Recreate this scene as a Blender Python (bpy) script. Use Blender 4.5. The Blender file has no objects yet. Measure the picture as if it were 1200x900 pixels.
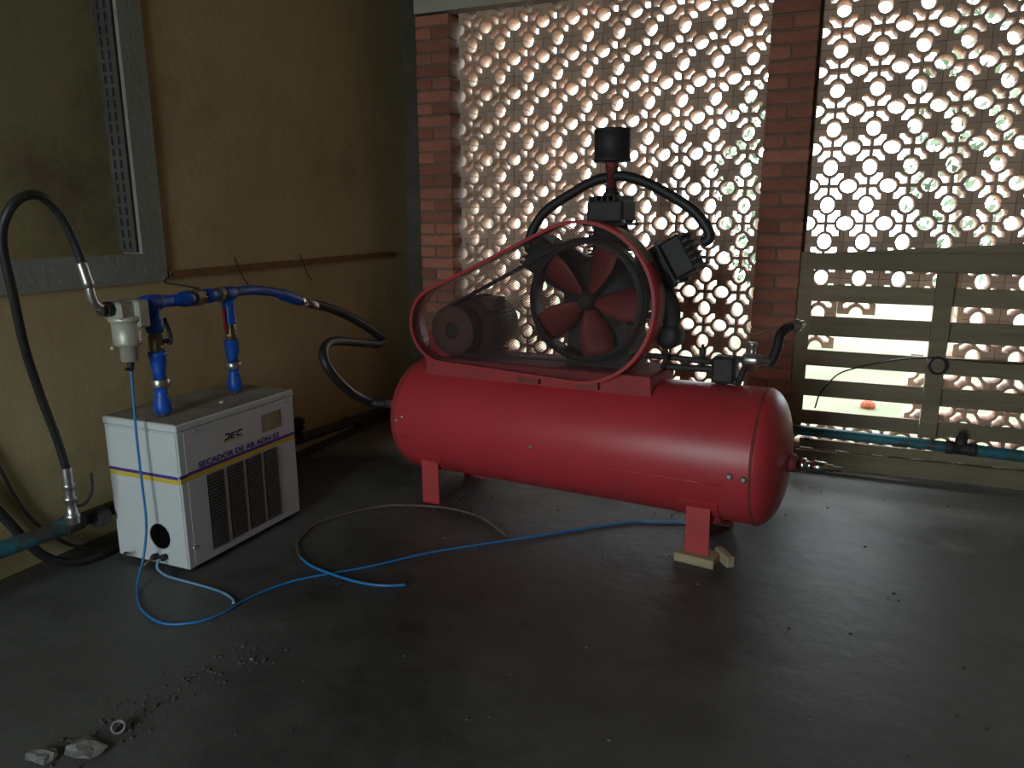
import bpy, bmesh, math, random
from mathutils import Vector, Matrix

random.seed(7)
C = bpy.context.scene
COL = C.collection
H = 1.30                       # camera height above the floor; geometry below is written relative to the lens height
PI = math.pi

# ------------------------------------------------------------------ camera
cam_d = bpy.data.cameras.new('camera')
cam = bpy.data.objects.new('camera', cam_d)
COL.objects.link(cam)
PITCH, YAW, ROLL = 0.2178, 0.4016, 0.0018
fwd = Vector((-math.sin(YAW) * math.cos(PITCH), math.cos(YAW) * math.cos(PITCH), -math.sin(PITCH)))
rt = Vector((math.cos(YAW), math.sin(YAW), 0))
dn = fwd.cross(rt)
r2 = math.cos(ROLL) * rt + math.sin(ROLL) * dn
d2 = -math.sin(ROLL) * rt + math.cos(ROLL) * dn
m3 = Matrix((r2, -d2, -fwd)).transposed()
cam.matrix_world = Matrix.Translation((0, 0, H)) @ m3.to_4x4()
cam_d.sensor_fit = 'HORIZONTAL'
cam_d.sensor_width = 36.0
cam_d.lens = 870 / 1200 * 36.0
cam_d.clip_start = 0.02
C.camera = cam

# ------------------------------------------------------------------ sky, light, exposure
world = bpy.data.worlds.new('sky')
C.world = world
world.use_nodes = True
bg = world.node_tree.nodes['Background']
bg.inputs[0].default_value = (0.84, 0.95, 1.0, 1)
bg.inputs[1].default_value = 11.0
C.view_settings.view_transform = 'Standard'
C.view_settings.look = 'None'
C.view_settings.gamma = 1.0
C.view_settings.exposure = 0.0
C.cycles.max_bounces = 8
C.cycles.diffuse_bounces = 5

DOOR = (-2.15, -0.65, 0.4, 2.75)   # x0, x1, z0, z1 (above floor) of the high opening in the wall behind the camera
DOOR_Y = -3.0
CEIL = 3.2


def portal(name, loc, rot, sx, sy):
    l = bpy.data.lights.new(name, 'AREA')
    l.shape = 'RECTANGLE'
    l.size, l.size_y = sx, sy
    l.cycles.is_portal = True
    o = bpy.data.objects.new(name, l)
    o.location = loc
    o.rotation_euler = rot
    COL.objects.link(o)


portal('opening_daylight', ((DOOR[0] + DOOR[1]) / 2, DOOR_Y - 0.1, (DOOR[2] + DOOR[3]) / 2), (PI / 2, 0, 0), DOOR[1] - DOOR[0], DOOR[3] - DOOR[2])
portal('screen_daylight', (-0.3, 4.42, 1.3), (-PI / 2, 0, 0), 3.7, 2.5)


# ------------------------------------------------------------------ materials
def mat(name, c1, c2=None, scale=6.0, rough=0.6, metal=0.0, bump=0.0, bscale=40.0, lo=0.35, hi=0.65, rand=0.0,
        stain=None, st_scale=1.2, st_lo=0.52, st_hi=0.7, spec=0.5, stretch=(1, 1, 1)):
    m = bpy.data.materials.new(name)
    m.use_nodes = True
    nt = m.node_tree
    N, L = nt.nodes, nt.links
    b = N['Principled BSDF']
    b.inputs['Roughness'].default_value = rough
    b.inputs['Metallic'].default_value = metal
    b.inputs['Specular IOR Level'].default_value = spec
    tc = N.new('ShaderNodeTexCoord')
    mp = N.new('ShaderNodeMapping')
    mp.inputs['Scale'].default_value = stretch
    L.new(tc.outputs['Object'], mp.inputs['Vector'])
    vec = mp.outputs['Vector']
    if c2 is None:
        c2 = tuple(x * 0.75 for x in c1)
    n = N.new('ShaderNodeTexNoise')
    n.inputs['Scale'].default_value = scale
    n.inputs['Detail'].default_value = 6
    n.inputs['Roughness'].default_value = 0.62
    L.new(vec, n.inputs['Vector'])
    r = N.new('ShaderNodeValToRGB')
    r.color_ramp.elements[0].position = lo
    r.color_ramp.elements[1].position = hi
    r.color_ramp.elements[0].color = (*c1, 1)
    r.color_ramp.elements[1].color = (*c2, 1)
    L.new(n.outputs['Fac'], r.inputs['Fac'])
    col = r.outputs['Color']
    if stain:
        n2 = N.new('ShaderNodeTexNoise')
        n2.inputs['Scale'].default_value = st_scale
        n2.inputs['Detail'].default_value = 8
        n2.inputs['Roughness'].default_value = 0.68
        L.new(vec, n2.inputs['Vector'])
        r2_ = N.new('ShaderNodeValToRGB')
        r2_.color_ramp.elements[0].position = st_lo
        r2_.color_ramp.elements[1].position = st_hi
        L.new(n2.outputs['Fac'], r2_.inputs['Fac'])
        mx = N.new('ShaderNodeMix')
        mx.data_type = 'RGBA'
        L.new(r2_.outputs['Color'], mx.inputs['Factor'])
        L.new(col, mx.inputs['A'])
        mx.inputs['B'].default_value = (*stain, 1)
        col = mx.outputs['Result']
    if rand:
        oi = N.new('ShaderNodeObjectInfo')
        hsv = N.new('ShaderNodeHueSaturation')
        mr = N.new('ShaderNodeMapRange')
        mr.inputs['To Min'].default_value = 1 - rand
        mr.inputs['To Max'].default_value = 1 + rand
        L.new(oi.outputs['Random'], mr.inputs['Value'])
        L.new(mr.outputs['Result'], hsv.inputs['Value'])
        L.new(col, hsv.inputs['Color'])
        col = hsv.outputs['Color']
    L.new(col, b.inputs['Base Color'])
    if bump:
        n3 = N.new('ShaderNodeTexNoise')
        n3.inputs['Scale'].default_value = bscale
        n3.inputs['Detail'].default_value = 5
        L.new(vec, n3.inputs['Vector'])
        bp = N.new('ShaderNodeBump')
        bp.inputs['Strength'].default_value = bump
        bp.inputs['Distance'].default_value = 0.01
        L.new(n3.outputs['Fac'], bp.inputs['Height'])
        L.new(bp.outputs['Normal'], b.inputs['Normal'])
    return m


M = {}
M['plaster'] = mat('ochre_plaster', (.52, .42, .23), (.46, .355, .17), 2.2, .8, bump=.25, bscale=18, stain=(.32, .24, .13), st_scale=1.4, st_lo=.5, st_hi=.75)
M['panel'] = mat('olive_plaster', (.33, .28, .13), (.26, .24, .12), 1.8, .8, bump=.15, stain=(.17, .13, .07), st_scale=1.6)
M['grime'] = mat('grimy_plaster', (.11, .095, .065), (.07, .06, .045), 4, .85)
M['cement'] = mat('grey_cement', (.30, .31, .26), (.24, .25, .21), 5, .85, bump=.3, stain=(.17, .17, .14), st_scale=2)
M['floor'] = mat('oily_concrete', (.118, .123, .115), (.09, .094, .087), 1.6, .50, bump=.35, bscale=14, stain=(.04, .041, .037), st_scale=1.1, st_lo=.48, st_hi=.68, spec=.4)
# paler screed strip along the screen wall; bright daylight band painted into its colour
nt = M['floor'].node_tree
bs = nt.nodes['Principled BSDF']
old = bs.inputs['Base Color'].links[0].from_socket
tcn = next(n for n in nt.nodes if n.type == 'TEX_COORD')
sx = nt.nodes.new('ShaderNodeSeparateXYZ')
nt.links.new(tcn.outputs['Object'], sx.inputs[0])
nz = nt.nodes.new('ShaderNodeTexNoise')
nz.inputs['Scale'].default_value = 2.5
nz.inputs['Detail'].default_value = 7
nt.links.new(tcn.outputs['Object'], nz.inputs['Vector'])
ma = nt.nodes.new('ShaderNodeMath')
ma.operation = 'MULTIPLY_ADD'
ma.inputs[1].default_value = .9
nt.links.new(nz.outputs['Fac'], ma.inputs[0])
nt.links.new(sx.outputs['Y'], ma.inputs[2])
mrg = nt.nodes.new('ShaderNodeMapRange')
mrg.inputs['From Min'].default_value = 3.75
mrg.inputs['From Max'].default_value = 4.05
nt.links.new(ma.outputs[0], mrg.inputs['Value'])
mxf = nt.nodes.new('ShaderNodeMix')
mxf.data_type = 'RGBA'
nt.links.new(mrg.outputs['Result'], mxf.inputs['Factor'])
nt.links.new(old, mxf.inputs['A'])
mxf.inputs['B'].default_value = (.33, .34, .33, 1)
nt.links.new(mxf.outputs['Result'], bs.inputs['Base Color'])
M['tile'] = mat('terracotta_block', (.60, .43, .33), (.52, .35, .25), 9, .85, bump=.2, rand=.16)
M['brick'] = mat('red_brick', (.42, .165, .105), (.31, .115, .075), 14, .85, bump=.4, bscale=60, rand=.3)
M['mortar'] = mat('mortar', (.22, .16, .115), (.17, .12, .09), 20, .9, bump=.3)
M['lintel'] = mat('beam_concrete', (.46, .43, .36), (.38, .36, .30), 5, .85)
M['ceiling'] = mat('ceiling_boards', (.24, .20, .15), (.18, .15, .11), 3, .85)
M['plainwall'] = mat('dull_plaster', (.36, .29, .17), (.30, .24, .14), 2, .85)
M['red'] = mat('red_enamel', (.56, .045, .058), (.47, .04, .05), 3.0, .37, stain=(.34, .07, .07), st_scale=2.6, st_lo=.55, st_hi=.8)
M['leg_red'] = mat('faded_red_paint', (.55, .06, .065), (.46, .05, .055), 8, .55)
M['platform_red'] = mat('matt_red_paint', (.40, .04, .048), (.28, .04, .042), 7, .75)
M['guard_red'] = mat('guard_red_paint', (.46, .03, .035), (.34, .04, .04), 9, .45, stain=(.30, .22, .17), st_scale=7, st_lo=.63, st_hi=.7)
M['dull_red'] = mat('dusty_dark_red', (.26, .045, .035), (.17, .035, .028), 9, .65)
M['blade_red'] = mat('blade_red', (.30, .035, .03), (.22, .03, .025), 9, .6)
M['motor'] = mat('dusty_motor_paint', (.16, .065, .05), (.11, .05, .042), 12, .7)
M['black'] = mat('black_paint', (.018, .018, .018), (.03, .028, .025), 14, .6)
M['cast'] = mat('cast_iron', (.035, .033, .031), (.06, .055, .05), 16, .65, metal=.3, bump=.2)
M['rubber'] = mat('black_rubber', (.016, .016, .016), (.028, .027, .026), 20, .5)
M['wire'] = mat('mesh_steel', (.055, .028, .022), (.04, .024, .02), 30, .7)
M['steel'] = mat('zinc_steel', (.62, .61, .58), (.45, .44, .42), 18, .32, metal=.9)
M['chrome'] = mat('bright_steel', (.8, .8, .78), (.65, .65, .63), 18, .2, metal=1)
M['brass'] = mat('tarnished_brass', (.30, .24, .13), (.20, .17, .10), 22, .4, metal=.8)
M['alu'] = mat('cast_aluminium', (.54, .53, .44), (.47, .46, .38), 14, .45, metal=.35)
M['white_box'] = mat('cabinet_enamel', (.62, .66, .66), (.57, .61, .61), 3, .45)
M['box_top'] = mat('dusty_lid', (.36, .33, .27), (.26, .23, .18), 5, .6, stain=(.16, .13, .10), st_scale=4, st_lo=.5, st_hi=.68)
M['hole_shade'] = mat('painted_hole_shade', (.004, .004, .004), (.006, .006, .006), 5, 1.0, spec=0)  # near-black colour, the shade inside vents and openings painted in
M['vent'] = mat('vent_metal', (.07, .066, .058), (.05, .047, .042), 20, .6)
M['print_blue'] = mat('print_violet_blue', (.07, .045, .30), (.06, .04, .26), 5, .5)
M['print_yellow'] = mat('print_yellow', (.70, .52, .05), (.62, .46, .05), 5, .5)
M['print_black'] = mat('print_black', (.015, .015, .02), None, 5, .5)
M['slot_steel'] = mat('dull_slotted_steel', (.10, .097, .085), (.05, .048, .042), 4, .6)
M['plate'] = mat('aged_plate', (.33, .26, .16), (.26, .20, .12), 9, .8)
M['blue'] = mat('blue_pipe_paint', (.008, .11, .56), (.008, .075, .42), 14, .42, stain=(.02, .04, .17), st_scale=10, st_lo=.55, st_hi=.7)
M['lever_red'] = mat('red_lever', (.55, .03, .05), None, 8, .5)
M['teal'] = mat('teal_pipe_paint', (.035, .22, .27), (.03, .15, .19), 8, .5, stain=(.07, .065, .055), st_scale=6, st_lo=.5, st_hi=.6)
M['dark_pipe'] = mat('grimy_pipe', (.05, .045, .04), (.03, .028, .026), 12, .6)
M['tube'] = mat('blue_air_tube', (.03, .23, .55), (.025, .18, .45), 16, .35)
M['tube_pale'] = mat('pale_blue_air_tube', (.22, .40, .55), (.12, .28, .45), 16, .4)
M['tube_dirty'] = mat('mud_coated_tube', (.17, .13, .08), (.09, .07, .05), 16, .6)
M['wood'] = mat('weathered_wood', (.29, .24, .155), (.21, .17, .105), 5, .8, bump=.25, bscale=30, stretch=(.35, 1, 4), rand=.12)
M['wood_block'] = mat('pale_wood', (.46, .38, .24), (.36, .29, .17), 12, .8, stretch=(.4, 1, 3))
M['batten'] = mat('rusty_batten', (.30, .15, .055), (.20, .10, .04), 10, .8)
M['grass'] = mat('lawn', (.068, .085, .026), (.10, .10, .055), 1.6, .9, stain=(.12, .085, .06), st_scale=.8, st_lo=.55, st_hi=.66, bump=.4)
M['leaf'] = mat('leaf_green', (.065, .10, .05), (.09, .125, .065), 3, .6)
M['bark'] = mat('bark', (.16, .11, .07), None, 12, .9)
M['paper'] = mat('pale_litter', (.30, .30, .285), (.17, .17, .16), 20, .8)
M['stone'] = mat('grit', (.12, .115, .10), (.07, .066, .06), 20, .9)
M['clay'] = mat('orange_clay', (.22, .045, .015), None, 9, .9)


# ------------------------------------------------------------------ mesh helpers
def V(*a):
    return Vector(a[0]) if len(a) == 1 else Vector(a)


def crom(pts, n=6):
    P = [Vector(p) for p in pts]
    if len(P) < 3:
        return P
    out = []
    Q = [2 * P[0] - P[1]] + P + [2 * P[-1] - P[-2]]
    for i in range(1, len(Q) - 2):
        a, b, c, d = Q[i - 1], Q[i], Q[i + 1], Q[i + 2]
        for k in range(n):
            t = k / n
            out.append(0.5 * ((2 * b) + (c - a) * t + (2 * a - 5 * b + 4 * c - d) * t * t + (3 * b - a - 3 * c + d) * t ** 3))
    out.append(P[-1])
    return out


class MB:
    def __init__(s):
        s.bm = bmesh.new()

    def box(s, x0, x1, y0, y1, z0, z1, bev=0.0):
        s.obox(V((x0 + x1) / 2, (y0 + y1) / 2, (z0 + z1) / 2), (V(1, 0, 0), V(0, 1, 0), V(0, 0, 1)), (abs(x1 - x0) / 2, abs(y1 - y0) / 2, abs(z1 - z0) / 2), bev)
        return s

    def obox(s, c, ax, h, bev=0.0):
        c = V(c)
        X, Y, Z = [V(a).normalized() for a in ax]
        vs = []
        for i in (-1, 1):
            for j in (-1, 1):
                for k in (-1, 1):
                    vs.append(s.bm.verts.new(c + X * h[0] * i + Y * h[1] * j + Z * h[2] * k))
        fs = [(0, 1, 3, 2), (4, 6, 7, 5), (0, 4, 5, 1), (2, 3, 7, 6), (0, 2, 6, 4), (1, 5, 7, 3)]
        F = [s.bm.faces.new([vs[q] for q in f]) for f in fs]
        if bev:
            E = list({e for f in F for e in f.edges})
            bmesh.ops.bevel(s.bm, geom=E, offset=bev, segments=1, affect='EDGES')
        return s

    def ring(s, c, u, v, r, n):
        return [s.bm.verts.new(c + (u * math.cos(2 * PI * k / n) + v * math.sin(2 * PI * k / n)) * r) for k in range(n)]

    def skin(s, rings, cap=True, smooth=True):
        n = len(rings[0])
        for a, b in zip(rings[:-1], rings[1:]):
            for k in range(n):
                f = s.bm.faces.new((a[k], a[(k + 1) % n], b[(k + 1) % n], b[k]))
                f.smooth = smooth
        if cap:
            if len(rings[0]) > 2:
                s.bm.faces.new(rings[0][::-1])
                s.bm.faces.new(rings[-1])

    def lathe(s, p, d, prof, n=24, cap=True, smooth=True):
        """prof: list of (distance along d, radius)"""
        p, d = V(p), V(d).normalized()
        u = d.orthogonal().normalized()
        v = d.cross(u)
        s.skin([s.ring(p + d * t, u, v, max(r, 1e-4), n) for t, r in prof], cap, smooth)
        return s

    def cyl(s, p0, p1, r, n=16, r1=None):
        p0, p1 = V(p0), V(p1)
        return s.lathe(p0, p1 - p0, [(0, r), ((p1 - p0).length, r if r1 is None else r1)], n)

    def tube(s, pts, r, n=10, sub=6, cap=True):
        P = crom(pts, sub)
        T = [(P[min(i + 1, len(P) - 1)] - P[max(i - 1, 0)]).normalized() for i in range(len(P))]
        u = T[0].orthogonal().normalized()
        rings = []
        for i, p in enumerate(P):
            u = (u - T[i] * u.dot(T[i])).normalized()
            v = T[i].cross(u)
            rr = r(i / (len(P) - 1)) if callable(r) else r
            rings.append(s.ring(p, u, v, rr, n))
        s.skin(rings, cap)
        return s

    def prism(s, pts, d, smooth=False):
        """extrude the polygon pts (3D) by vector d"""
        d = V(d)
        a = [s.bm.verts.new(V(p)) for p in pts]
        b = [s.bm.verts.new(V(p) + d) for p in pts]
        n = len(pts)
        s.bm.faces.new(a[::-1])
        s.bm.faces.new(b)
        for k in range(n):
            f = s.bm.faces.new((a[k], a[(k + 1) % n], b[(k + 1) % n], b[k]))
            f.smooth = smooth
        return s

    def band(s, inner, outer, d):
        """closed ring between two outlines, extruded by d"""
        d = V(d)
        n = len(inner)
        A = [s.bm.verts.new(V(p)) for p in inner]
        B = [s.bm.verts.new(V(p)) for p in outer]
        A2 = [s.bm.verts.new(V(p) + d) for p in inner]
        B2 = [s.bm.verts.new(V(p) + d) for p in outer]
        for k in range(n):
            j = (k + 1) % n
            for q in ((A[k], A[j], B[j], B[k]), (A2[k], B2[k], B2[j], A2[j])):
                s.bm.faces.new(q)
            for q in ((A[k], A2[k], A2[j], A[j]), (B[k], B[j], B2[j], B2[k])):
                f = s.bm.faces.new(q)
                f.smooth = True
        return s

    def build(s, name, m, parent=None, loc=None, rot=0.0):
        bmesh.ops.recalc_face_normals(s.bm, faces=s.bm.faces)
        me = bpy.data.meshes.new(name)
        if parent is None and loc is not None:
            bmesh.ops.translate(s.bm, verts=s.bm.verts, vec=-V(loc))
        elif parent is not None and '_off' in parent:
            bmesh.ops.translate(s.bm, verts=s.bm.verts, vec=-V(tuple(parent['_off'])))
        s.bm.to_mesh(me)
        s.bm.free()
        me.materials.append(m)
        o = bpy.data.objects.new(name, me)
        COL.objects.link(o)
        if parent is not None:
            o.parent = parent
            if '_off' in parent:
                o['_off'] = tuple(parent['_off'])
        elif loc is not None:
            o.location = V(loc) + V(0, 0, H)
            o['_off'] = tuple(loc)
        else:
            o.location = (0, 0, H)
            o['_off'] = (0.0, 0.0, 0.0)
        return o


def thing(name, label, cat, loc, group=None):
    """an Empty at the thing's base; children are written in the shared room coordinates"""
    o = bpy.data.objects.new(name, None)
    o.empty_display_size = 0.1
    COL.objects.link(o)
    o.location = V(loc) + V(0, 0, H)
    o['_off'] = tuple(float(x) for x in loc)
    return tag(o, label, cat, group)


def tag(o, label, cat, group=None):
    o['label'] = label
    o['category'] = cat
    if group:
        o['group'] = group
    return o


def struct(o):
    o['kind'] = 'structure'
    return o


def stuff(o):
    o['kind'] = 'stuff'
    return o


# ------------------------------------------------------------------ the room
FL = -1.30
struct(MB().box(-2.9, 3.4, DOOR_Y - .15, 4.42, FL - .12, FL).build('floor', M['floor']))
struct(MB().box(-2.95, 3.55, DOOR_Y - .15, 4.75, CEIL, CEIL + .1).build('ceiling', M['ceiling']))
WX = -2.64
wl = MB()
wl.box(-2.95, WX, DOOR_Y - .15, 4.75, FL - .1, -.135)                # below the niche
wl.box(-2.95, WX, 2.272, 4.75, -.135, CEIL)                          # right of the niche
wl.box(-2.95, WX, DOOR_Y - .15, 2.272, 1.45, CEIL)                   # above the niche
wl.box(-2.95, WX, DOOR_Y - .15, -.2, -.135, 1.45)                    # left of the niche
wl.box(-2.95, -2.755, -.2, 2.272, -.135, 1.45)
wall_left = struct(wl.build('wall_left', M['plaster']))
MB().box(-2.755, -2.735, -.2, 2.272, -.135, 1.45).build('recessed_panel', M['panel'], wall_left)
fr = MB()
fr.box(WX, WX + .016, 2.272, 2.388, -.253, 1.55)
fr.box(WX, WX + .016, -.35, 2.272, -.253, -.135)
fr.box(WX, WX + .016, -.35, 2.388, 1.45, 1.55)
fr.build('cement_frame', M['cement'], wall_left)
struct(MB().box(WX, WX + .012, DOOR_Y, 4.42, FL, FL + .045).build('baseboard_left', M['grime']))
# slotted steel strip standing in the corner of the niche
st = MB()
y1 = 2.262
st.box(-2.740, -2.730, y1 - .004, y1, -.13, 1.44)
for x0, x1 in ((-2.740, -2.716), (-2.702, -2.680), (-2.666, -2.642)):
    st.box(x0, x1, y1 - .003, y1, -.13, 1.44)
zz = -.13
while zz < 1.43:
    st.box(-2.740, -2.642, y1 - .0028, y1 - .0002, zz, zz + .014)
    zz += .046
rail = thing('slotted_rail', 'grey steel strip with two rows of slots upright in the wall niche', 'rail', (-2.69, 2.26, -.13))
st.build('slotted_strip', M['slot_steel'], rail)
MB().box(-2.745, -2.641, y1 + .001, y1 + .009, -.13, 1.44).build('backing_strip', M['black'], rail)

# wall behind the camera with the doorway, right wall
wf = MB()
wf.box(-2.95, DOOR[0], DOOR_Y - .15, DOOR_Y, FL, CEIL)
wf.box(DOOR[1], 3.5, DOOR_Y - .15, DOOR_Y, FL, CEIL)
wf.box(DOOR[0], DOOR[1], DOOR_Y - .15, DOOR_Y, FL + DOOR[3], CEIL)
wf.box(DOOR[0], DOOR[1], DOOR_Y - .15, DOOR_Y, FL, FL + DOOR[2])
struct(wf.build('wall_front', M['plainwall']))
struct(MB().box(3.4, 3.55, DOOR_Y - .15, 4.75, FL - .1, CEIL).build('wall_right', M['plainwall']))

# ---- back wall: brick piers and hollow clay blocks
wb = bpy.data.objects.new('wall_back', None)
COL.objects.link(wb)
wb.location = (0, 4.15, 0)
wb['_off'] = (0.0, 4.15, -H)
struct(wb)


def curve_mesh(name, loops, depth, m):
    cu = bpy.data.curves.new(name, 'CURVE')
    cu.dimensions = '2D'
    cu.fill_mode = 'BOTH'
    cu.extrude = depth / 2
    for lp in loops:
        sp = cu.splines.new('POLY')
        sp.points.add(len(lp) - 1)
        for q, (x, y) in zip(sp.points, lp):
            q.co = (x, y, 0, 1)
        sp.use_cyclic_u = True
    o = bpy.data.objects.new(name, cu)
    COL.objects.link(o)
    dg = bpy.context.evaluated_depsgraph_get()
    me = bpy.data.meshes.new_from_object(o.evaluated_get(dg))
    bpy.data.objects.remove(o)
    bpy.data.curves.remove(cu)
    me.name = name
    me.transform(Matrix.Rotation(PI / 2, 4, 'X'))       # stand it up: x right, z up, thickness along y
    me.materials.clear()
    me.materials.append(m)
    return me


def tile_loops(px, pz):
    e = .494
    an, at = .214, .182          # hole half-axes along the edge normal / along the edge
    loops = []
    out = []
    na = 9
    corner = math.acos((.5 - e) / an)
    # bottom edge notch centre (0,-.5), go round counter-clockwise
    for cx, cy, rot in ((0, -.5, 0), (.5, 0, PI / 2), (0, .5, PI), (-.5, 0, 3 * PI / 2)):
        cs, sn = round(math.cos(rot)), round(math.sin(rot))
        loc = [(-e, -e + .5)]
        for k in range(na + 1):
            a = PI - (PI - 2 * math.asin((.5 - e) / an)) * k / na - math.asin((.5 - e) / an)
            loc.append((at * math.cos(a), an * math.sin(a)))
        for x, y in loc:
            y -= .5
            out.append((x * cs - y * sn, x * sn + y * cs))
    loops.append(out)
    t, ra, rb, cc = .042, .287, .254, .350
    el = []
    el.append((t, t))
    x0 = .5 - ra * math.sqrt(1 - (t / rb) ** 2)
    a0 = math.asin(t / rb)
    a1 = math.acos((.5 - cc) / ra)
    arc = [(.5 - ra * math.cos(a0 + (a1 - a0) * k / 5), rb * math.sin(a0 + (a1 - a0) * k / 5)) for k in range(6)]
    el += arc
    el.append((cc, cc))
    el += [(y, x) for x, y in arc[::-1]]
    for sx, sy in ((1, 1), (-1, 1), (-1, -1), (1, -1)):
        loops.append([(x * sx, y * sy) for x, y in el])
    return [[(x * px, y * pz) for x, y in lp] for lp in loops]


TD = .115
PZ = .182
Z0 = 1.071
MISSING = {(8, 2), (8, 3), (9, 1), (9, 2), (9, 3), (10, 0), (10, 1), (10, 2), (11, 0), (11, 1), (11, 2)}
for side, (x0, px, ncol) in enumerate(((-2.007, .1735, 10), (-.040, .1786, 9))):
    tm = curve_mesh('hollow_block', tile_loops(px, PZ), TD, M['tile'])
    mo = MB()
    for k in range(13):
        for j in range(ncol):
            broken = side == 1 and (k, j) in ((8, 2), (8, 3))
            if side == 1 and (k, j) in MISSING and not broken:
                continue
            me_ = tm
            if broken:
                bb = bmesh.new()
                bb.from_mesh(tm)
                cut = bmesh.ops.bisect_plane(bb, geom=bb.verts[:] + bb.edges[:] + bb.faces[:], dist=1e-5, plane_co=(0, 0, .012), plane_no=V(.45 if j == 2 else -.12, 0, -1), clear_outer=True)
                bmesh.ops.holes_fill(bb, edges=[e for e in bb.edges if e.is_boundary], sides=0)
                me_ = bpy.data.meshes.new('broken_block')
                bb.to_mesh(me_)
                bb.free()
                me_.materials.append(M['tile'])
            o = bpy.data.objects.new('broken_block' if broken else 'hollow_block', me_)
            COL.objects.link(o)
            o.parent = wb
            o.location = (x0 + j * px, TD / 2 + random.uniform(-.0025, .0025), H + Z0 - k * PZ)
    for k in range(14):
        for j in range(ncol + 1):
            near = [(k + a, j + b) for a in (-1, 0) for b in (-1, 0)]
            if side == 1 and any(q in MISSING for q in near):
                continue
            cx, cz = x0 + (j - .5) * px, Z0 - (k - .5) * PZ
            mo.box(cx - .30 * px, cx + .30 * px, 4.158, 4.258, cz - .013 * PZ, cz + .013 * PZ)
            mo.box(cx - .013 * px, cx + .013 * px, 4.159, 4.257, cz - .30 * PZ, cz + .30 * PZ)
    mo.build('mortar_joints', M['mortar'], wb)

MB().box(-.146, -.1285, 4.16, 4.255, -.18, 1.164).build('mortar_joint', M['mortar'], wb)
# brick piers
BH, BP = .0575, .069
bw = .218
bm_full, bm_a, bm_b = [], [], []


def brick_mesh(nm, w):
    b = MB().box(-w / 2, w / 2, 0, .11, 0, BH, .003)
    bmesh.ops.recalc_face_normals(b.bm, faces=b.bm.faces)
    me = bpy.data.meshes.new(nm)
    b.bm.to_mesh(me)
    b.bm.free()
    me.materials.append(M['brick'])
    return me


me_full, me_h1, me_h2 = brick_mesh('brick', bw), brick_mesh('brick', .098), brick_mesh('brick', .110)
for px0, ztop in ((-2.337, 1.148), (-.361, 1.30)):
    z = ztop
    row = 0
    while z - BP > FL - .02:
        z -= BP
        zz_ = max(z, FL + .001)
        items = [(bw / 2, me_full)] if row % 2 == 0 else [(.049, me_h1), (.098 + .010 + .055, me_h2)]
        for dx, me in items:
            o = bpy.data.objects.new('brick', me)
            COL.objects.link(o)
            o.parent = wb
            o.location = (px0 + dx, 4.072 - 4.15 + random.uniform(-.003, .003), H + zz_ + BP - BH)
            o.rotation_euler = (0, random.uniform(-.006, .006), random.uniform(-.006, .006))
        row += 1
    MB().box(px0 + .004, px0 + bw - .004, 4.079, 4.30, FL, ztop).build('pier_core', M['mortar'], wb)
MB().box(-2.337, -.36, 4.06, 4.32, 1.160, CEIL).build('concrete_beam', M['lintel'], wb)
MB().box(-.142, 1.57, 4.10, 4.32, 1.164, CEIL).build('concrete_beam', M['lintel'], wb)
MB().box(-.36, -.142, 4.09, 4.32, 1.301, CEIL).build('concrete_beam', M['lintel'], wb)
MB().box(-2.337, -.36, 4.15, 4.30, FL - .02, -1.206).build('curb', M['cement'], wb)
MB().box(-.142, 1.57, 4.15, 4.30, FL - .02, -1.206).build('curb', M['cement'], wb)
MB().box(1.57, 3.42, 4.10, 4.32, FL - .02, CEIL).build('plaster_wall', M['plainwall'], wb)
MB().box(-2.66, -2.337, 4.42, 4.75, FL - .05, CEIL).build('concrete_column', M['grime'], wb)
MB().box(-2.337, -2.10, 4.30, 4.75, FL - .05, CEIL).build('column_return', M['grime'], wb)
cd = thing('conduit', 'thin grey conduit running up the dark wall corner', 'pipe', (-2.40, 4.39, FL))
MB().cyl((-2.415, 4.392, FL), (-2.415, 4.392, 1.9), .017, 10).build('conduit_pipe', M['cement'], cd)
for z in (-.9, -.2, .5, 1.2):
    MB().box(-2.44, -2.39, 4.388, 4.42, z, z + .025).build('clip', M['cement'], cd)

# ------------------------------------------------------------------ outside
gr = MB()
gr.box(-14, 14, 4.45, 22, FL - .28, FL - .22)
struct(gr.build('ground', M['grass']))
struct(MB().box(-8, 8, -12, DOOR_Y - .16, FL - .12, FL - .02).build('ground_yard', M['cement']))


def shrub(x, y, h, r, label, seed, cat='shrub'):
    rnd = random.Random(seed)
    zg = FL - .22
    t = thing('shrub', label, cat, (x, y, zg), 'greenery beyond the screen')
    tr = MB()
    tr.tube([(x, y, zg), (x + .05, y, zg + h * .3), (x - .03, y + .03, zg + h * .65)], lambda q: .06 * (1 - .6 * q), 8)
    tr.build('stem', M['bark'], t)
    lf = MB()
    for i in range(650):
        th, ph = rnd.uniform(0, 2 * PI), math.acos(rnd.uniform(-1, 1))
        rr = r * (.55 + .45 * rnd.random())
        c = V(x + rr * math.sin(ph) * math.cos(th), y + rr * math.sin(ph) * math.sin(th), zg + h * .62 + h * .42 * math.cos(ph) * rnd.uniform(.7, 1))
        a = V(rnd.uniform(-1, 1), rnd.uniform(-1, 1), rnd.uniform(-1, 1)).normalized()
        b = a.orthogonal().normalized()
        s = rnd.uniform(.05, .09)
        f = [lf.bm.verts.new(c + a * s), lf.bm.verts.new(c + b * s * .45), lf.bm.verts.new(c - a * s), lf.bm.verts.new(c - b * s * .45)]
        lf.bm.faces.new(f)
    stuff(lf.build('leaves', M['leaf'], t))


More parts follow.
